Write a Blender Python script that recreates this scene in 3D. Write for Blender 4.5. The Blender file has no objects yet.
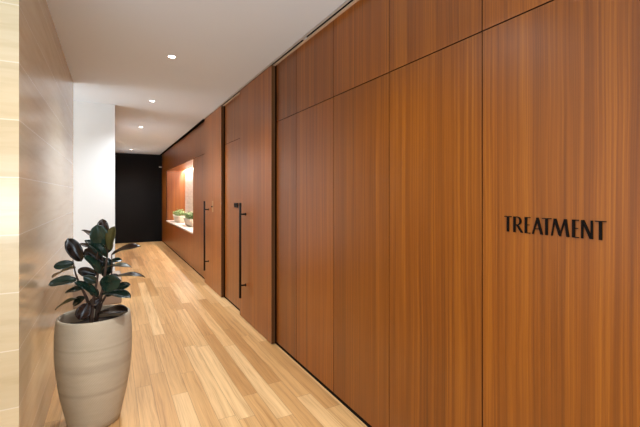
import bpy, bmesh, math, random
from mathutils import Vector, Matrix
random.seed(7)
S = bpy.context.scene
C = S.collection
PI = math.pi

# ------------------------------------------------------------------ camera
F = 385.0                                   # focal length in pixels of a 640 px frame
VX, VY = 111.0, 195.0                       # vanishing point of the corridor
EYE = 1.45
TH = math.atan((320 - VX) / F)
CT, ST = math.cos(TH), math.sin(TH)
cam = bpy.data.cameras.new('camera'); camo = bpy.data.objects.new('camera', cam); C.objects.link(camo)
camo.location = (0, 0, EYE); camo.rotation_euler = (PI / 2, 0, -TH)
cam.sensor_width = 36; cam.lens = F / 640 * 36
cam.shift_y = -(213.5 - VY) / 640
cam.clip_start = .02
S.camera = camo

WALL = EYE * CT / .905                      # face of the panelled wall
CEIL = EYE + .787 * WALL / CT
JOINT = EYE + .441 * WALL / CT              # joint below the transom panels
LEFT = -(CEIL - EYE) * CT / 3.0             # face of the tiled wall
def along(px, d):                           # distance along the corridor of a point of a wall
    zc = F * d / (CT * (px - VX))
    return (zc - d * ST) / CT
def at(px, py, zc):
    xc = (px - 320) * zc / F
    return Vector((zc * ST + xc * CT, zc * CT - xc * ST, EYE - (py - VY) * zc / F))

# ------------------------------------------------------------------ materials
def mat(name, col=(.5, .5, .5), rough=.5, metal=0, spec=.5):
    m = bpy.data.materials.new(name); m.use_nodes = True
    b = m.node_tree.nodes['Principled BSDF']
    b.inputs['Base Color'].default_value = (*col, 1); b.inputs['Roughness'].default_value = rough
    b.inputs['Metallic'].default_value = metal; b.inputs['Specular IOR Level'].default_value = spec
    return m
class NT:
    def __init__(s, m): s.t = m.node_tree; s.n = s.t.nodes; s.b = s.n['Principled BSDF']
    def new(s, t, **k):
        n = s.n.new(t)
        for a, v in k.items(): setattr(n, a, v)
        return n
    def ln(s, a, b): s.t.links.new(a, b)
    def val(s, i, v):
        if hasattr(v, 'links'): s.ln(v, i)
        else: i.default_value = v
    def math(s, op, a, b=0.0, c=0.0):
        n = s.new('ShaderNodeMath', operation=op)
        for i, v in enumerate((a, b, c)): s.val(n.inputs[i], v)
        return n.outputs[0]
    def obj(s): return s.new('ShaderNodeTexCoord').outputs['Object']
    def sep(s, v):
        n = s.new('ShaderNodeSeparateXYZ'); s.ln(v, n.inputs[0]); return n.outputs
    def comb(s, x=0.0, y=0.0, z=0.0):
        n = s.new('ShaderNodeCombineXYZ')
        for i, v in enumerate((x, y, z)): s.val(n.inputs[i], v)
        return n.outputs[0]
    def noise(s, v, sc=1.0, det=3.0, ro=.55):
        n = s.new('ShaderNodeTexNoise'); s.ln(v, n.inputs['Vector'])
        n.inputs['Scale'].default_value = sc; n.inputs['Detail'].default_value = det; n.inputs['Roughness'].default_value = ro
        return n.outputs['Fac']
    def white(s, v):
        n = s.new('ShaderNodeTexWhiteNoise', noise_dimensions='3D'); s.ln(v, n.inputs['Vector']); return n.outputs['Value']
    def ramp(s, f, stops):
        n = s.new('ShaderNodeValToRGB'); s.val(n.inputs[0], f); r = n.color_ramp
        while len(r.elements) < len(stops): r.elements.new(.5)
        for e, (p, c) in zip(r.elements, stops): e.position = p; e.color = (*c, 1)
        return n.outputs[0]
    def mix(s, f, a, b, mode='MIX'):
        n = s.new('ShaderNodeMix', data_type='RGBA', blend_type=mode)
        s.val(n.inputs[0], f)
        for i, v in ((6, a), (7, b)):
            if isinstance(v, tuple): n.inputs[i].default_value = (*v, 1)
            else: s.ln(v, n.inputs[i])
        return n.outputs[2]
    def bump(s, h, st=.2, d=.002):
        n = s.new('ShaderNodeBump'); s.ln(h, n.inputs['Height']); n.inputs['Strength'].default_value = st; n.inputs['Distance'].default_value = d
        s.ln(n.outputs[0], s.b.inputs['Normal'])

def veneer(name='wood_veneer', v0=.84, v1=.32):
    m = mat(name, rough=.28, spec=.62); t = NT(m)
    x, y, z = t.sep(t.obj())
    r = t.new('ShaderNodeObjectInfo').outputs['Random']
    o = t.math('MULTIPLY', r, 57.0)
    u = t.math('ADD', t.math('ADD', y, x), o)
    wob = t.math('MULTIPLY', t.noise(t.comb(t.math('MULTIPLY', u, 3.0), 0.0, t.math('MULTIPLY', z, .9)), 1, 2), .035)
    uw = t.math('ADD', u, wob)
    a = t.noise(t.comb(t.math('MULTIPLY', uw, 16.0), o, t.math('MULTIPLY', z, .25)), 1, 3, .6)
    b = t.noise(t.comb(t.math('MULTIPLY', uw, 105.0), o, t.math('MULTIPLY', z, .5)), 1, 3, .6)
    c = t.noise(t.comb(t.math('MULTIPLY', uw, 330.0), o, t.math('MULTIPLY', z, 1.6)), 1, 2, .6)
    g = t.math('ADD', t.math('ADD', t.math('MULTIPLY', a, .38), t.math('MULTIPLY', b, .36)), t.math('MULTIPLY', c, .26))
    col = t.ramp(g, [(.34, (.105, .025, .0012)), (.5, (.212, .054, .0018)), (.66, (.335, .102, .0055))])
    hsv = t.new('ShaderNodeHueSaturation'); t.ln(col, hsv.inputs['Color'])
    t.ln(t.math('ADD', v0, t.math('MULTIPLY', r, v1)), hsv.inputs['Value'])
    t.ln(hsv.outputs[0], t.b.inputs['Base Color'])
    t.ln(t.math('ADD', .27, t.math('MULTIPLY', c, .12)), t.b.inputs['Roughness'])
    t.bump(c, .08, .0006)
    return m

def oak_floor():
    m = mat('oak_planks', rough=.4, spec=.45); t = NT(m)
    x, y, z = t.sep(t.obj())
    W, L = .112, 1.35
    xr = t.math('DIVIDE', t.math('ADD', x, 20.0), W); row = t.math('FLOOR', xr); fx = t.math('FRACT', xr)
    sh = t.math('MULTIPLY', t.white(t.comb(row, 3.0, 1.0)), 7.0)
    yr = t.math('DIVIDE', t.math('ADD', t.math('ADD', y, 30.0), sh), L); colm = t.math('FLOOR', yr); fy = t.math('FRACT', yr)
    idv = t.white(t.comb(row, colm, 5.0))
    off = t.math('MULTIPLY', idv, 40.0)
    wob = t.math('MULTIPLY', t.noise(t.comb(t.math('MULTIPLY', x, 6.0), t.math('MULTIPLY', y, 1.3), off), 1, 2), .06)
    xw = t.math('ADD', x, wob)
    g1 = t.noise(t.comb(t.math('MULTIPLY', xw, 38.0), t.math('MULTIPLY', y, .9), off), 1, 3, .6)
    g2 = t.noise(t.comb(t.math('MULTIPLY', xw, 220.0), t.math('MULTIPLY', y, 4.0), off), 1, 2, .6)
    base = t.ramp(idv, [(0, (.53, .275, .095)), (.3, (.65, .375, .15)), (.7, (.72, .44, .19)), (1, (.79, .525, .255))])
    gr = t.ramp(t.math('ADD', t.math('MULTIPLY', g1, .65), t.math('MULTIPLY', g2, .35)), [(.32, (.66, .58, .5)), (.5, (.95, .94, .93)), (.68, (1.12, 1.14, 1.15))])
    col = t.mix(1.0, base, gr, 'MULTIPLY')
    ex = t.math('MINIMUM', fx, t.math('SUBTRACT', 1.0, fx)); ey = t.math('MINIMUM', fy, t.math('SUBTRACT', 1.0, fy))
    jx = t.math('LESS_THAN', ex, .012); jy = t.math('LESS_THAN', ey, .0012)
    j = t.math('MAXIMUM', jx, jy)
    col = t.mix(t.math('MULTIPLY', j, .55), col, (.16, .075, .03))
    t.ln(col, t.b.inputs['Base Color'])
    t.ln(t.math('ADD', .33, t.math('MULTIPLY', g1, .16)), t.b.inputs['Roughness'])
    t.bump(t.math('SUBTRACT', 1.0, j), .25, .001)
    return m

def stone_tile():
    m = mat('stone_tile', rough=.17, spec=.5); t = NT(m)
    x, y, z = t.sep(t.obj())
    h = .262
    zr = t.math('DIVIDE', t.math('ADD', t.math('SUBTRACT', z, 1.53), h * 20), h); row = t.math('FLOOR', zr); fz = t.math('FRACT', zr)
    u = t.math('SUBTRACT', y, x)
    wv = t.noise(t.comb(t.math('MULTIPLY', u, 1.4), row, t.math('MULTIPLY', z, 9.0)), 1, 4, .6)
    zz = t.math('ADD', t.math('MULTIPLY', z, 13.0), t.math('MULTIPLY', wv, 1.6))
    n2 = t.noise(t.comb(t.math('MULTIPLY', u, 1.1), row, zz), 1, 4, .62)
    col = t.ramp(n2, [(.25, (.51, .38, .215)), (.5, (.60, .465, .285)), (.75, (.65, .53, .345))])
    rv = t.math('ADD', .93, t.math('MULTIPLY', t.white(t.comb(row, 2.0, 8.0)), .12))
    hs = t.new('ShaderNodeHueSaturation'); t.ln(col, hs.inputs['Color']); t.ln(rv, hs.inputs['Value'])
    e = t.math('MINIMUM', fz, t.math('SUBTRACT', 1.0, fz)); j = t.math('LESS_THAN', e, .009)
    t.ln(t.mix(t.math('MULTIPLY', j, .65), hs.outputs[0], (.74, .64, .50)), t.b.inputs['Base Color'])
    t.bump(t.math('SUBTRACT', 1.0, j), .2, .001)
    return m

def niche_tile():
    m = mat('pale_tile', rough=.4); t = NT(m)
    x, y, z = t.sep(t.obj())
    zr = t.math('DIVIDE', z, .2); fz = t.math('FRACT', zr)
    n = t.noise(t.comb(t.math('MULTIPLY', y, 3.0), 0.0, t.math('MULTIPLY', z, 14.0)), 1, 3)
    col = t.ramp(n, [(.3, (.60, .50, .43)), (.7, (.76, .67, .60))])
    j = t.math('LESS_THAN', fz, .04)
    t.ln(t.mix(t.math('MULTIPLY', j, .5), col, (.42, .34, .30)), t.b.inputs['Base Color'])
    return m

def paint(name, col, rough=.75):
    m = mat(name, col, rough, spec=.25); t = NT(m)
    t.bump(t.noise(t.obj(), 180, 3), .05, .001); return m

def woven_pot():
    m = mat('woven_ceramic', rough=.62, spec=.35); t = NT(m)
    x, y, z = t.sep(t.obj())
    ang = t.math('ARCTAN2', y, x)
    zt = t.math('ADD', z, t.math('MULTIPLY', t.math('SINE', t.math('ADD', ang, .6)), .006))
    ck = t.math('MULTIPLY', t.math('SINE', t.math('MULTIPLY', ang, 130.0)), t.math('SINE', t.math('MULTIPLY', z, 620.0)))
    n = t.noise(t.comb(t.math('MULTIPLY', ang, 1.6), 0.0, t.math('MULTIPLY', zt, 30.0)), 1, 3)
    band = t.ramp(t.math('DIVIDE', zt, .70), [(0, (0.488, 0.421, 0.311)), (.32, (0.494, 0.427, 0.317)), (.345, (0.378, 0.317, 0.232)), (.37, (0.488, 0.421, 0.311)),
        (.53, (0.488, 0.421, 0.311)), (.555, (0.403, 0.342, 0.250)), (.60, (0.433, 0.366, 0.268)), (.62, (0.488, 0.421, 0.311)), (.72, (0.500, 0.433, 0.323)), (.737, (0.421, 0.360, 0.262)), (.75, (0.500, 0.433, 0.323)), (1, (0.476, 0.409, 0.305))])
    c = t.mix(.18, band, t.ramp(n, [(.3, (0.342, 0.262, 0.183)), (.7, (0.634, 0.525, 0.403))]))
    c = t.mix(t.math('MULTIPLY', t.math('ADD', ck, 1.0), .07), c, (0.305, 0.232, 0.159))
    t.ln(c, t.b.inputs['Base Color'])
    t.bump(ck, .35, .0015); return m

def leafmat(name, a, b, rough):
    m = mat(name, rough=rough, spec=.4); t = NT(m)
    r = t.new('ShaderNodeObjectInfo').outputs['Random']
    n = t.noise(t.obj(), 30, 3)
    t.ln(t.ramp(t.math('ADD', t.math('MULTIPLY', n, .7), t.math('MULTIPLY', r, .3)), [(.3, a), (.7, b)]), t.b.inputs['Base Color'])
    return m

def speckle(name, a, b, sc, rough, bump=.5, d=.01):
    m = mat(name, rough=rough); t = NT(m); n = t.noise(t.obj(), sc, 4, .65)
    t.ln(t.ramp(n, [(.35, a), (.65, b)]), t.b.inputs['Base Color']); t.bump(n, bump, d); return m

def emit(name, col, st):
    m = mat(name, col); b = m.node_tree.nodes['Principled BSDF']
    b.inputs['Emission Color'].default_value = (*col, 1); b.inputs['Emission Strength'].default_value = st; return m

M = dict(veneer=veneer(), veneer_lit=veneer('sliding_door_veneer_lit', 1.22, .1), oak=oak_floor(), tile=stone_tile(), niche=niche_tile(),  # sliding doors: same veneer lifted in value, stronger light put into the colour
    ceil=paint('ceiling_paint', (.75, .80, .855)), white=paint('white_paint', (.80, .81, .81)),
    black=paint('black_paint', (.0045, .0033, .0028), .8), lip_shaded=mat('brown_edge_shaded', (.10, .038, .011), .8, 0, .15), lip=mat('dark_edge_band', (.045, .014, .005), .8, 0, .15), dark=mat('dark_recess', (.006, .004, .003), .9, 0, .1),
    alu=mat('satin_aluminium', (.62, .60, .58), .45, .3), edge=mat('wood_edge', (.60, .42, .29), .5),
    bronze=mat('blackened_metal', (.008, .006, .005), .5, 0, .15), brass=mat('aged_brass', (.42, .30, .18), .45, .4),
    letter=mat('black_lettering', (.006, .004, .003), .7, 0, .05), pot=woven_pot(),
    soil=speckle('soil', (.005, .003, .002), (.034, .016, .009), 70, .95),
    stem=speckle('stem_bark', (.03, .015, .008), (.08, .04, .022), 40, .7, .3, .003),
    green=leafmat('leaf_green', (.005, .014, .009), (.012, .030, .020), .2),
    burg=leafmat('leaf_burgundy', (.008, .0045, .003), (.022, .009, .006), .22),
    olive=leafmat('leaf_olive', (.040, .034, .008), (.080, .066, .018), .4),
    sill=speckle('sill_stone', (.62, .52, .44), (.74, .65, .57), 12, .35, .02, .001),
    trough=speckle('pale_clay', (.60, .50, .38), (.72, .62, .49), 25, .7, .1, .002),
    herb=leafmat('herb_green', (.10, .17, .045), (.33, .42, .17), .5),
    fabric=speckle('beige_fabric', (.36, .28, .22), (.43, .345, .28), 260, .9, .3, .002),
    lamp=emit('lamp_diffuser', (1, .95, .88), 14), fix=mat('pale_plastic', (.75, .74, .72), .4))

# ------------------------------------------------------------------ mesh helpers
def link(name, bm, m, parent=None, smooth=False, loc=None):
    me = bpy.data.meshes.new(name); bmesh.ops.recalc_face_normals(bm, faces=bm.faces); bm.to_mesh(me); bm.free()
    if smooth:
        for p in me.polygons: p.use_smooth = True
    for k in (m if isinstance(m, (list, tuple)) else [m]): me.materials.append(k)
    o = bpy.data.objects.new(name, me); C.objects.link(o)
    if loc is not None: o.location = loc
    if parent: o.parent = parent
    return o
def box(bm, a, b):
    v = [bm.verts.new((x, y, z)) for x in (a[0], b[0]) for y in (a[1], b[1]) for z in (a[2], b[2])]
    for f in ((0, 1, 3, 2), (4, 6, 7, 5), (0, 4, 5, 1), (2, 3, 7, 6), (0, 2, 6, 4), (1, 5, 7, 3)): bm.faces.new([v[i] for i in f])
def bevel(bm, w, seg=2):
    bmesh.ops.bevel(bm, geom=list(bm.edges), offset=w, segments=seg, profile=.6, affect='EDGES')
def boxo(name, a, b, m, parent=None, bev=0, seg=2):
    bm = bmesh.new(); box(bm, a, b)
    if bev: bevel(bm, bev, seg)
    return link(name, bm, m, parent, smooth=False)
def tube(bm, pts, rad, n=12):
    pts = [Vector(p) for p in pts]; rings = []
    for i, p in enumerate(pts):
        d = (pts[min(i + 1, len(pts) - 1)] - pts[max(i - 1, 0)]).normalized()
        a = d.cross(Vector((0, 0, 1)) if abs(d.z) < .9 else Vector((1, 0, 0))).normalized(); b = d.cross(a)
        r = rad[i] if isinstance(rad, (list, tuple)) else rad
        rings.append([bm.verts.new(p + a * r * math.cos(2 * PI * k / n) + b * r * math.sin(2 * PI * k / n)) for k in range(n)])
    for i in range(len(rings) - 1):
        for k in range(n): bm.faces.new((rings[i][k], rings[i][(k + 1) % n], rings[i + 1][(k + 1) % n], rings[i + 1][k]))
    bm.faces.new(rings[0]); bm.faces.new(rings[-1])
def lathe(bm, prof, n=96):
    rings = [[bm.verts.new((r * math.cos(2 * PI * k / n), r * math.sin(2 * PI * k / n), z)) for k in range(n)] for r, z in prof]
    for i in range(len(rings) - 1):
        for k in range(n): bm.faces.new((rings[i][k], rings[i][(k + 1) % n], rings[i + 1][(k + 1) % n], rings[i + 1][k]))
    bm.faces.new(rings[0]); bm.faces.new(rings[-1])
def struct(o): o['kind'] = 'structure'; return o
def tag(o, label, cat, group=None):
    o['label'] = label; o['category'] = cat
    if group: o['group'] = group
    return o
def empty(name, loc):
    o = bpy.data.objects.new(name, None); C.objects.link(o); o.location = loc; o.empty_display_size = .1; return o

# ------------------------------------------------------------------ places along the panelled wall
S_END = along(162, WALL)
S_NF, S_NN = along(166.3, WALL), along(192.8, WALL)         # far and near ends of the niche
S_D2F, S_D2N = along(204.6, WALL - .043), along(221.2, WALL - .043)
S_D1F, S_D1N = along(239.8, WALL - .043), along(271.4, WALL - .043)
S_T = along(482.2, WALL)                                    # far edge of the treatment panel
PW = F * WALL / CT ** 2 * .000901                           # panel width
NICHE_TOP, SILL = JOINT, EYE - .458 * WALL / CT
NB = WALL + .52                                             # back of the niche
Y0 = S_T - 3 * PW                                           # near end of the panelled wall
S_LE, S_LN = 4.93, along(19, LEFT) if False else None
def along_l(px):
    zc = F * LEFT / (CT * (px - VX)); return (zc - LEFT * ST) / CT
L_NEAR, L_FAR = along_l(19), along_l(73.5)
zc = F * (CEIL - EYE) / 90.0; WX = (115 - VX) * CT * zc / F; W_Y = (zc - WX * ST) / CT

# ------------------------------------------------------------------ shell
OX, OY = -5.0, Y0
struct(boxo('floor', (OX, OY, -.06), (WALL + .12, S_END + .1, 0), M['oak']))
struct(boxo('ceiling', (OX, OY, CEIL), (WALL - .066, S_END + .1, CEIL + .12), M['ceil']))
struct(boxo('wall_end', (WX - .4, S_END, 0), (WALL + .8, S_END + .1, CEIL + .12), M['black']))
struct(boxo('wall_left', (LEFT - .9, L_NEAR, 0), (LEFT, L_FAR, CEIL), M['tile']))
struct(boxo('wall_white', (OX, W_Y, 0), (WX, W_Y + .14, CEIL), M['white']))
struct(boxo('wall_left_far', (WX - .14, W_Y + .14, 0), (WX, S_END, CEIL), M['white']))

bm = bmesh.new()                                            # dark substrate behind the panel joints
KX = WALL + .022
box(bm, (KX, Y0, 0), (KX + .1, S_NN - .02, CEIL + .12))
box(bm, (KX, S_NN - .02, 0), (KX + .1, S_NF + .02, SILL - .05))
box(bm, (KX, S_NN - .02, NICHE_TOP + .02), (KX + .1, S_NF + .02, CEIL + .12))
box(bm, (KX, S_NF + .02, 0), (KX + .1, S_END, CEIL + .12))
wall = struct(link('wall_right', bm, M['dark']))
def panel(name, y0, y1, z0, z1, par=None):
    g = .0026
    o = boxo(name, (WALL, y0 + g, z0), (WALL + .021, y1 - g, z1), [M['veneer'], M['lip']], par or wall)
    for p in o.data.polygons:
        if abs(p.normal.x) < .5: p.material_index = 1
    return o
ZB, G = .028, .0028
def column(y0, y1, split=True):
    if split:
        panel('wood_panel', y0, y1, ZB, JOINT - G); panel('transom_panel', y0, y1, JOINT + G, CEIL)
    else: panel('wood_panel', y0, y1, ZB, CEIL)
door1 = struct(empty('door_1', (WALL, S_T - PW / 2, 0)))
def inv(o, parent): o.matrix_parent_inverse = Matrix.Translation(parent.location).inverted(); return o
inv(panel('door_leaf', S_T - PW, S_T, ZB, JOINT - G, door1), door1)
panel('transom_panel', S_T - PW, S_T, JOINT + G, CEIL)
for k in (1, 2): column(S_T - PW - k * PW, S_T - k * PW)
y = S_T
for k in range(3): column(y, y + PW); y += PW
column(y, along(276.6, WALL))                               # up to the opening behind the first sliding door
column(S_D1F - .16, along(225, WALL))
column(S_D2F - .16, S_NN - .02)
boxo('toe_kick', (WALL + .003, Y0, 0), (KX, S_END, .027), M['dark'], wall)
n = 4
for k in range(n):
    a, b = S_NN - .02 + (S_NF - S_NN + .04) * k / n, S_NN - .02 + (S_NF - S_NN + .04) * (k + 1) / n
    panel('wood_panel', a, b, ZB, SILL - .035)
panel('wood_panel', S_NN - .02, S_NF + .02, NICHE_TOP, CEIL)
column(S_NF + .02, S_END, False)

# niche
struct(boxo('wall_niche_back', (NB, S_NN - .1, SILL - .05), (NB + .05, S_NF + .1, NICHE_TOP + .1), M['niche']))
struct(boxo('wall_niche_far', (WALL + .021, S_NF, SILL - .05), (NB, S_NF + .019, NICHE_TOP + .02), M['veneer']))
struct(boxo('wall_niche_near', (WALL + .021, S_NN - .019, SILL - .05), (NB, S_NN, NICHE_TOP + .02), M['veneer']))
struct(boxo('trim_3', (WALL + .021, S_NN, NICHE_TOP), (NB - .07, S_NF, NICHE_TOP + .02), M['veneer']))
struct(boxo('trim_4', (WALL + .021, S_NN - .1, NICHE_TOP + .1), (NB + .05, S_NF + .1, NICHE_TOP + .12), M['dark']))
struct(boxo('trim_2', (WALL - .008, S_NN, SILL - .032), (NB, S_NF, SILL), M['sill'], None, .003))

# track in the ceiling slot
tr = struct(empty('trim_1', (WALL - .03, 3, CEIL)))
bm = bmesh.new(); box(bm, (WALL - .066, Y0, CEIL + .05), (KX + .1, S_END, CEIL + .12)); inv(link('slot_recess', bm, M['dark'], tr), tr)
TY = S_D2F
inv(boxo('track_lip', (WALL - .0610, Y0, CEIL - .002), (WALL - .045, TY, CEIL + .05), M['alu'], tr), tr)
inv(boxo('track_lip', (WALL - .021, Y0, CEIL - .004), (WALL - .001, S_D1N + .15, CEIL + .006), M['edge'], tr), tr)
inv(boxo('track_lip', (WALL - .020, S_D1F - .15, CEIL - .004), (WALL - .001, S_D2N + .15, CEIL + .006), M['edge'], tr), tr)
jy = along(302.5, WALL - .05)
inv(boxo('track_joint', (WALL - .066, jy - .02, CEIL - .001), (WALL - .022, jy + .02, CEIL + .03), M['alu'], tr), tr)

# sliding doors
def handle(par, s, z0, z1, posts):
    X = WALL - .043 - .066
    bm = bmesh.new(); tube(bm, [(X, s, z0), (X, s, z1)], .0135, 16)
    h = inv(link('door_handle', bm, M['bronze'], par, True), par)
    for z in posts:
        bm = bmesh.new(); tube(bm, [(WALL - .0435, s, z), (X, s, z)], .009, 12); tube(bm, [(WALL - .0435, s, z), (WALL - .05, s, z)], .017, 16)
        link('handle_post', bm, M['bronze'], h, True)
    return h
def sliding(name, y0, y1, hs, z0, z1, posts):
    d = struct(empty(name, (WALL - .025, (y0 + y1) / 2, .008)))
    lf = inv(boxo('door_leaf', (WALL - .043, y0, .008), (WALL - .004, y1, CEIL - .005), [M['veneer_lit'], M['lip_shaded']], d), d)
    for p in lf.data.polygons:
        if abs(p.normal.x) < .5: p.material_index = 1  # leaf edges in darker brown: their shade is put into the colour
    handle(d, hs, z0, z1, posts); return d
def zat(py, s, X):                                          # height of a point seen at row py
    return EYE - (py - VY) * (s * CT + X * ST) / F
XH = WALL - .109
s1 = along(240.2, XH); s2 = along(204.4, XH)
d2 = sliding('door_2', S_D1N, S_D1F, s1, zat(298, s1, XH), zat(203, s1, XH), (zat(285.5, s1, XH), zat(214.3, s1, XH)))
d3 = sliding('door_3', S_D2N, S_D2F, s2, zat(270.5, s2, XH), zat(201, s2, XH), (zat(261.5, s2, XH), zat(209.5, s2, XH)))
sl = along(212.6, WALL - .046); zl = zat(206.5, sl, WALL)
inv(boxo('lock_plate', (WALL - .048, sl - .03, zl - .085), (WALL - .043, sl + .03, zl + .085), M['brass'], d3, .002), d3)
bm = bmesh.new(); tube(bm, [(WALL - .048, sl, zl), (WALL - .066, sl, zl)], .012); inv(link('lock_knob', bm, M['bronze'], d3, True), d3)
sk = along(235.8, WALL - .01); zk = zat(205.2, sk, WALL)
kp = tag(empty('access_reader', (WALL, sk, zk)), "small black reader on wood wall beside the top of the nearer door's bar handle", 'access reader')
boxo('housing', (-.014, -.075, -.029), (.003, .075, .029), M['bronze'], kp, .003)
for i in range(3):
    for j in range(2):
        boxo('button', (-.017, -.038 + i * .036, -.017 + j * .02), (-.014, -.022 + i * .036, -.005 + j * .02), M['letter'], kp)

# ------------------------------------------------------------------ TREATMENT lettering
ZT, ZL = 1.365, 1.303
HL = ZT - ZL
sg = tag(empty('wall_lettering', (WALL, along(555, WALL), ZL)), 'raised black capitals reading TREATMENT on the nearest wood panel', 'sign')
K, k_ = .145, .045                                            # thick and thin strokes, in letter heights
def bar(x0, y0, x1, y1, w):                                  # slanting stroke of horizontal width w
    return [(x0 - w / 2, y0), (x0 + w / 2, y0), (x1 + w / 2, y1), (x1 - w / 2, y1)]
def rect(x0, y0, x1, y1): return [(x0, y0), (x1, y0), (x1, y1), (x0, y1)]
def bowl(cx, cy, rx, ry, tk, tn):                            # half ring opening to the left
    o, i = [], []
    for q in range(13):
        a = -PI / 2 + PI * q / 12
        o.append((cx + rx * math.cos(a), cy + ry * math.sin(a))); i.append((cx + (rx - tk) * math.cos(a), cy + (ry - tn) * math.sin(a)))
    return [[o[q], o[q + 1], i[q + 1], i[q]] for q in range(12)]
def glyph(c, w):
    if c == 'T': return [rect(w / 2 - K / 2, 0, w / 2 + K / 2, 1), rect(0, 1 - k_, w, 1)]
    if c == 'E': return [rect(0, 0, K, 1), rect(0, 0, w, k_), rect(0, 1 - k_, w, 1), rect(0, .5, w * .86, .5 + k_)]
    if c == 'A': return [bar(.04, 0, w / 2, 1, .09), bar(w - K / 2, 0, w / 2 - .01, 1, K), rect(w * .22, .3, w * .7, .3 + k_)]
    if c == 'R': return [rect(0, 0, K, 1), rect(K, 1 - k_, w * .42, 1), rect(K, .46, w * .42, .46 + k_)] + bowl(w * .42, .73, w * .40, .27, K * .9, k_) + [bar(w * .40, .48, w - K * .6, 0, K)]
    if c == 'M': return [bar(.05, 0, w * .2, 1, .075), bar(w * .22, 1, w * .5, .06, K), bar(w * .5, .06, w * .77, 1, .075), bar(w * .79, 1, w - K / 2, 0, K), rect(w * .46, 0, w * .54, .1)]
    if c == 'N': return [rect(0, 0, .1, 1), bar(K / 2, 1, w - K / 2, 0, K), rect(w - .1, 0, w, 1)]
spans = [('T', 504.8, 511.8), ('R', 513.8, 523.6), ('E', 525.2, 530.6), ('A', 532.6, 543.2), ('T', 542.4, 551.6), ('M', 551.4, 569.6), ('E', 572.6, 579.2), ('N', 581.6, 593.2), ('T', 595.4, 606.6)]
for ch, pa, pb in spans:
    ya, yb = along(pa, WALL), along(pb, WALL); w = (ya - yb) / HL
    bm = bmesh.new()
    for i, q in enumerate(glyph(ch, w)):
        d = .0045 - .00008 * (i % 5)
        f = [bm.verts.new((-d, (ya - x * HL) - sg.location.y, z * HL)) for x, z in q]; b = [bm.verts.new((0, v.co.y, v.co.z)) for v in f]
        bm.faces.new(f); bm.faces.new(b[::-1])
        for j in range(4): bm.faces.new((f[j], b[j], b[(j + 1) % 4], f[(j + 1) % 4]))
    link('letter', bm, M['letter'], sg)

# ------------------------------------------------------------------ pot and rubber plant
ZP = 2.48
pc = at(94.6, 420, ZP); pc.z = 0
KP = ZP / F / 1.155                                          # metres per pixel of pot radius
prof = [(.0, 0), (.135, 0), (.147, .006), (.157, .05), (.172, .12), (.187, .19), (.2, .27), (.2095, .35), (.2155, .43), (.2175, .50), (.2165, .57), (.213, .63), (.2075, .672), (.2045, .683), (.199, .687), (.193, .683), (.190, .67), (.192, .62), (.194, .56), (0, .56)]
pot = tag(empty('potted_rubber_plant', pc), 'rubber plant with dark glossy leaves in tall beige textured pot by tiled wall', 'potted plant')
bm = bmesh.new(); lathe(bm, [(max(r, .001), z) for r, z in prof]); po = link('pot', bm, M['pot'], pot, True)
bm = bmesh.new()
SN = 24
top = [[bm.verts.new(((.001 + .192 * i / 8) * math.cos(2 * PI * k / SN), (.001 + .192 * i / 8) * math.sin(2 * PI * k / SN), .605 + random.uniform(-.008, .008) + (.02 if i < 4 else 0))) for k in range(SN)] for i in range(9)]
bot = [bm.verts.new((.192 * math.cos(2 * PI * k / SN), .192 * math.sin(2 * PI * k / SN), .565)) for k in range(SN)]
for i in range(8):
    for k in range(SN): bm.faces.new((top[i][k], top[i][(k + 1) % SN], top[i + 1][(k + 1) % SN], top[i + 1][k]))
for k in range(SN): bm.faces.new((top[8][k], top[8][(k + 1) % SN], bot[(k + 1) % SN], bot[k]))
bm.faces.new(top[0]); bm.faces.new(bot)
link('soil', bm, M['soil'], pot, True)

def zp(x, y, dz=0.0):                                        # point of the close-up of the plant
    return at(40 + x / 3.71, 210 + y / 3.71, ZP + dz) - pc
VIEW = None
stems = [
    ([(192, 412), (184, 365), (172, 325), (150, 280), (132, 235), (122, 185)], .02, [.011, .010, .009, .007, .005, .003]),
    ([(205, 414), (216, 350), (232, 300), (240, 240), (247, 190), (250, 140), (240, 95)], .0, [.012, .011, .010, .008, .006, .005, .003]),
    ([(188, 410), (197, 345), (206, 290), (214, 240), (210, 190), (215, 150)], -.04, [.011, .010, .008, .007, .005, .003]),
    ([(205, 412), (228, 350), (258, 290), (266, 230), (266, 165)], .05, [.009, .008, .006, .005, .003])]
for pts, dz, rr in stems:
    P = [zp(x, y, dz) for x, y in pts]; P[0].z = .60
    # smooth the polyline
    Q, R = [], []
    for i in range(len(P) - 1):
        p0, p1, p2, p3 = P[max(i - 1, 0)], P[i], P[i + 1], P[min(i + 2, len(P) - 1)]
        for q in range(5):
            t = q / 5
            Q.append(.5 * ((2 * p1) + (p2 - p0) * t + (2 * p0 - 5 * p1 + 4 * p2 - p3) * t * t + (3 * p1 - p0 - 3 * p2 + p3) * t ** 3)); R.append(rr[i] * (1 - t) + rr[i + 1] * t)
    Q.append(P[-1]); R.append(rr[-1])
    bm = bmesh.new(); tube(bm, Q, R, 10); link('stem', bm, M['stem'], pot, True)

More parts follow.
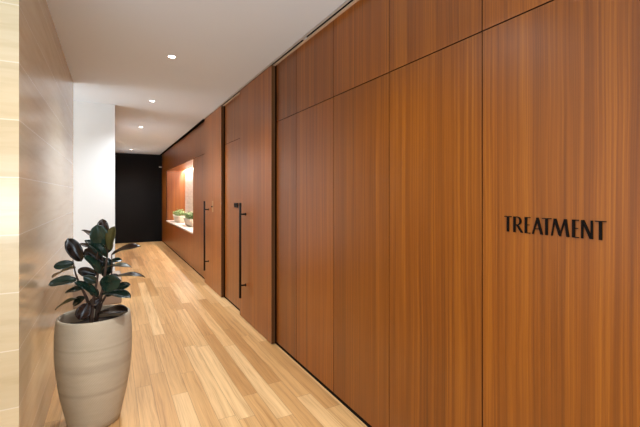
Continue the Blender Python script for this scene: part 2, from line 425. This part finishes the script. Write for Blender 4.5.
def leaf(b, t, w, kind, db=0.0, dt=0.0, up=1, droop=.06, roll=None):
    """b, t: base and tip; w: apparent width; db, dt: depth of base and tip behind the pot's centre plane."""
    B, T = zp(*b, db), zp(*t, dt)
    ax = T - B; L = ax.length; ax.normalize()
    mid = (B + T) / 2 + pc
    tocam = (Vector((0, 0, EYE)) - mid).normalized()
    nrm = (tocam - ax * tocam.dot(ax)).normalized(); side = ax.cross(nrm)
    w3 = w / 3.71 * ZP / F
    W = max(w3, min(.48 * L, .11)); a = math.acos(min(1, w3 / W)) if roll is None else roll
    s = 1 if side.z < 0 else -1
    nn = (nrm * math.cos(a) - side * s * math.sin(a) * up).normalized(); sd = nn.cross(ax).normalized()
    if nn.z < 0 and a > .2: pass
    bm = bmesh.new(); NU, NV = 14, 8; grid = []
    for i in range(NU + 1):
        u = i / NU
        prw = max(.0, 1 - abs(2 * u - 1) ** 2.3) ** .52 * (.80 + .2 * math.sin(PI * min(1, u * 1.05) * .75)) + .012
        row = []
        for j in range(NV + 1):
            v = j / NV * 2 - 1
            p = B + ax * (L * u) + sd * (W / 2 * prw * v) + nn * (abs(v) ** 1.3 * W * prw * .14 - .0015 * math.exp(-(v * 6) ** 2) + .018 * L * math.sin(u * 9 + v * 2) * abs(v) + droop * L * (4 * u * (1 - u)) - 0)
            row.append(bm.verts.new(p))
        grid.append(row)
    for i in range(NU):
        for j in range(NV): bm.faces.new((grid[i][j], grid[i + 1][j], grid[i + 1][j + 1], grid[i][j + 1]))
    front = M[kind]; back = M['olive'] if kind != 'olive' else M['burg']
    o = link('leaf', bm, [front, back], pot, True)
    # the first material lies on the side turned to the room
    f = o.data.polygons[len(o.data.polygons) // 2]
    sd_ = f.normal.dot(tocam)
    if sd_ < 0: o.data.flip_normals()
    m = o.modifiers.new('thickness', 'SOLIDIFY'); m.thickness = .0022; m.offset = -1; m.material_offset = 1
    return o
g, r_, ol = 'green', 'burg', 'olive'
for a in [
    ((236, 112), (231, 33), 40, r_, .05, .07),
    ((230, 136), (210, 55), 60, g, -.02, -.06),
    ((260, 150), (276, 60), 30, ol, -.03, -.03),
    ((154, 191), (102, 105), 48, r_, .0, -.03),
    ((126, 196), (50, 212), 30, g, .0, -.05),
    ((140, 258), (31, 278), 32, g, .0, -.08),
    ((132, 214), (47, 250), 7, ol, .03, .05),
    ((160, 293), (93, 307), 18, g, .0, .0),
    ((140, 328), (55, 371), 8, ol, .03, .0),
    ((266, 166), (373, 136), 18, ol, .02, .06),
    ((252, 178), (166, 112), 26, g, -.05, -.09),
    ((226, 238), (163, 170), 26, g, -.06, -.12),
    ((236, 196), (165, 146), 44, r_, .02, .0),
    ((234, 216), (340, 213), 13, r_, .03, .09),
    ((258, 192), (306, 185), 17, g, .05, .10),
    ((266, 252), (390, 250), 11, ol, .02, .09),
    ((224, 280), (300, 262), 60, g, -.05, -.10),
    ((268, 300), (336, 275), 26, g, .02, .05),
    ((228, 312), (337, 326), 25, g, -.04, -.06),
    ((212, 240), (140, 222), 34, r_, -.02, -.06),
    ((214, 266), (160, 248), 30, g, -.04, -.08),
    ((214, 318), (128, 268), 26, g, -.06, -.13),
    ((178, 345), (146, 408), 48, r_, -.06, -.10),
    ((222, 330), (182, 352), 30, r_, -.02, -.05),
    ((212, 388), (326, 376), 26, r_, -.05, -.08),
    ((168, 325), (122, 352), 26, g, .02, .05),
    ((202, 104), (155, 74), 15, r_, .05, .08),
    ((190, 142), (143, 126), 15, r_, .05, .08),
    ((216, 322), (190, 292), 28, g, .03, .05),
    ((244, 236), (216, 176), 52, g, .05, .06),
    ((240, 250), (255, 178), 40, g, .06, .07),
    ((204, 368), (228, 318), 22, r_, .0, .02),
    ((186, 372), (200, 326), 24, r_, .01, .02),
    ((246, 320), (302, 300), 18, g, -.02, .0),
    ((238, 268), (290, 240), 24, r_, .0, .03),
    ((232, 172), (180, 118), 30, g, .01, .02),
    ((246, 160), (262, 112), 30, g, .05, .05),
]: leaf(*a)

# ------------------------------------------------------------------ bench by the white wall
zb = 4.55; bx = (121.8 - VX) * CT * zb / F; by = (zb - bx * ST) / CT
bn = tag(empty('upholstered_bench', (bx - .7, by + .3, 0)), 'low beige upholstered bench on white plinth before the white wall', 'bench')
bm = bmesh.new(); box(bm, (-.7, -.3, .165), (.7, .3, .46)); bevel(bm, .03, 4); link('seat', bm, M['fabric'], bn, True)
boxo('plinth', (-.6, -.27, 0), (.6, .25, .165), M['white'], bn)

# ------------------------------------------------------------------ planters in the niche
def trough(y, x, label, sc):
    t = tag(empty('planter_trough', (x, y, SILL)), label, 'planter', 'clay planters in the wall niche')
    L, Wd, H = .36 * sc, .14, .185
    def ring(k, z, n=40):
        return [(Wd * k * (abs(math.cos(q)) ** .55) * (1 if math.cos(q) >= 0 else -1), (L - .11 * (1 - k) * 1.6) * (abs(math.sin(q)) ** .55) * (1 if math.sin(q) >= 0 else -1), z) for q in [2 * PI * i / n for i in range(n)]]
    bm = bmesh.new(); rs = [[bm.verts.new(p) for p in ring(k, z)] for k, z in ((.62, 0), (.72, .05), (.88, .13), (1, H), (.92, H), (.84, H - .03))]
    for i in range(5):
        for q in range(40): bm.faces.new((rs[i][q], rs[i][(q + 1) % 40], rs[i + 1][(q + 1) % 40], rs[i + 1][q]))
    bm.faces.new(rs[0]); bm.faces.new(rs[-1]); link('bowl', bm, M['trough'], t, True)
    bm = bmesh.new(); rn = random.Random(int(y * 10))
    for i in range(230):
        a = rn.uniform(0, 2 * PI); q = math.sqrt(rn.random())
        p = Vector((Wd * .8 * q * math.cos(a), L * .86 * q * math.sin(a), H - .035))
        hgt = rn.uniform(.07, .22) * (1 - .4 * q)
        d = Vector((rn.uniform(-.5, .5), rn.uniform(-.5, .5), 1)).normalized(); c = p + d * hgt
        sdv = d.cross(Vector((rn.random() - .5, rn.random() - .5, .2))).normalized(); fw = (d * .3 + sdv.cross(d)).normalized()
        ln, wd = rn.uniform(.035, .06), rn.uniform(.014, .024)
        tube(bm, [p, c], .0018, 4)
        v = [bm.verts.new(c + fw * ln * s_ + sdv * wd * w_ + d * z_) for s_, w_, z_ in ((0, 0, 0), (.35, 1, .006), (.75, .8, .004), (1, 0, -.004), (.75, -.8, .004), (.35, -1, .006))]
        u = [bm.verts.new(w.co - d * .002) for w in v]
        bm.faces.new(v); bm.faces.new(u[::-1])
        for j in range(6): bm.faces.new((v[j], u[j], u[(j + 1) % 6], v[(j + 1) % 6]))
    link('foliage', bm, M['herb'], t)
trough(along(192.8, WALL) + 1.72, WALL + .27, 'pale clay planter of low greenery at the near end of niche sill', 1.35)
trough(along(192.8, WALL) + 3.25, WALL + .23, 'pale clay planter of low greenery at the far end of niche sill', 1.35)

# ------------------------------------------------------------------ fixture on the black wall
fx = tag(empty('wall_fixture', (at(160.4, 167, S_END * CT + 1.3 * ST).x, S_END, EYE + (VY - 167) * (S_END * CT + 1.3 * ST) / F)), 'tiny pale fixture high in the corner of the black end wall', 'wall light')
boxo('backplate', (-.05, -.012, -.03), (.05, 0, .03), M['bronze'], fx, .004)
boxo('lens', (-.04, -.03, -.018), (.04, -.012, .018), M['fix'], fx, .006)

# ------------------------------------------------------------------ downlights
def spot(loc, power, col=(.89, .955, 1), size=2.3, blend=.9, rad=.05, rot=(0, 0, 0)):
    l = bpy.data.lights.new('downlight_beam', 'SPOT'); l.energy = power; l.color = col; l.spot_size = size; l.spot_blend = blend; l.shadow_soft_size = rad
    o = bpy.data.objects.new('downlight_beam', l); C.objects.link(o); o.location = loc; o.rotation_euler = rot; return o
def area(loc, rot, sx, sy, power, col):
    l = bpy.data.lights.new('area_light', 'AREA'); l.shape = 'RECTANGLE'; l.size = sx; l.size_y = sy; l.energy = power; l.color = col
    o = bpy.data.objects.new('area_light', l); C.objects.link(o); o.location = loc; o.rotation_euler = rot; return o
LX = .487
names = ['recessed ceiling downlight nearest the viewer, highest in the photo', 'recessed ceiling downlight second from the viewer, near the white wall corner', 'recessed ceiling downlight third from the viewer, before the dark end wall', 'recessed ceiling downlight farthest along, close to the black end wall']
for i, py in enumerate((56.5, 101, 127, 149.5)):
    zc = F * (CEIL - EYE) / (VY - py); s = (zc - LX * ST) / CT
    d = tag(empty('downlight', (LX, s, CEIL)), names[i], 'ceiling light', 'recessed downlights in the corridor ceiling')
    bm = bmesh.new(); lathe(bm, [(.030, -.001), (.032, -.004), (.040, -.004), (.043, 0), (.030, 0)], 32)
    bmesh.ops.delete(bm, geom=[f for f in bm.faces if len(f.verts) > 4], context='FACES'); link('trim_ring', bm, M['fix'], d, True)
    bm = bmesh.new(); lathe(bm, [(.001, -.002), (.030, -.002), (.030, 0), (.001, 0)], 32); link('diffuser', bm, M['lamp'], d)
    spot((LX, s, CEIL - .02), 85 if i == 0 else 105)
for s in (1.6, -.2): spot((LX, s, CEIL - .02), 85)
spot((-.75, 1.35, CEIL - .02), 34, (1, .64, .27))                             # lobby downlight before the end of the tiled wall
area((-2.4, 5.35, 1.35), (0, -PI / 2, .12), 2.5, 1.1, 38, (.88, .95, 1))   # daylight from the side passage
area((-1.7, -2.6, 1.3), (PI / 2 + 1.25, 0, 0), 5.5, 2.2, 320, (.70, .87, 1))   # added cool fill, unseen behind the viewer, tilted up to neutralise the ceiling
area((NB - .05, (S_NF + S_NN) / 2, NICHE_TOP + .06), (0, 0, 0), .03, S_NF - S_NN - .1, 110, (1, .87, .78))   # light strip above the niche

w = bpy.data.worlds.new('world'); S.world = w; w.use_nodes = True
bg = w.node_tree.nodes['Background']; bg.inputs[0].default_value = (.86, .94, 1, 1); bg.inputs[1].default_value = .72
S.view_settings.view_transform = 'Standard'; S.view_settings.look = 'None'
S.view_settings.exposure = .56; S.view_settings.gamma = 1
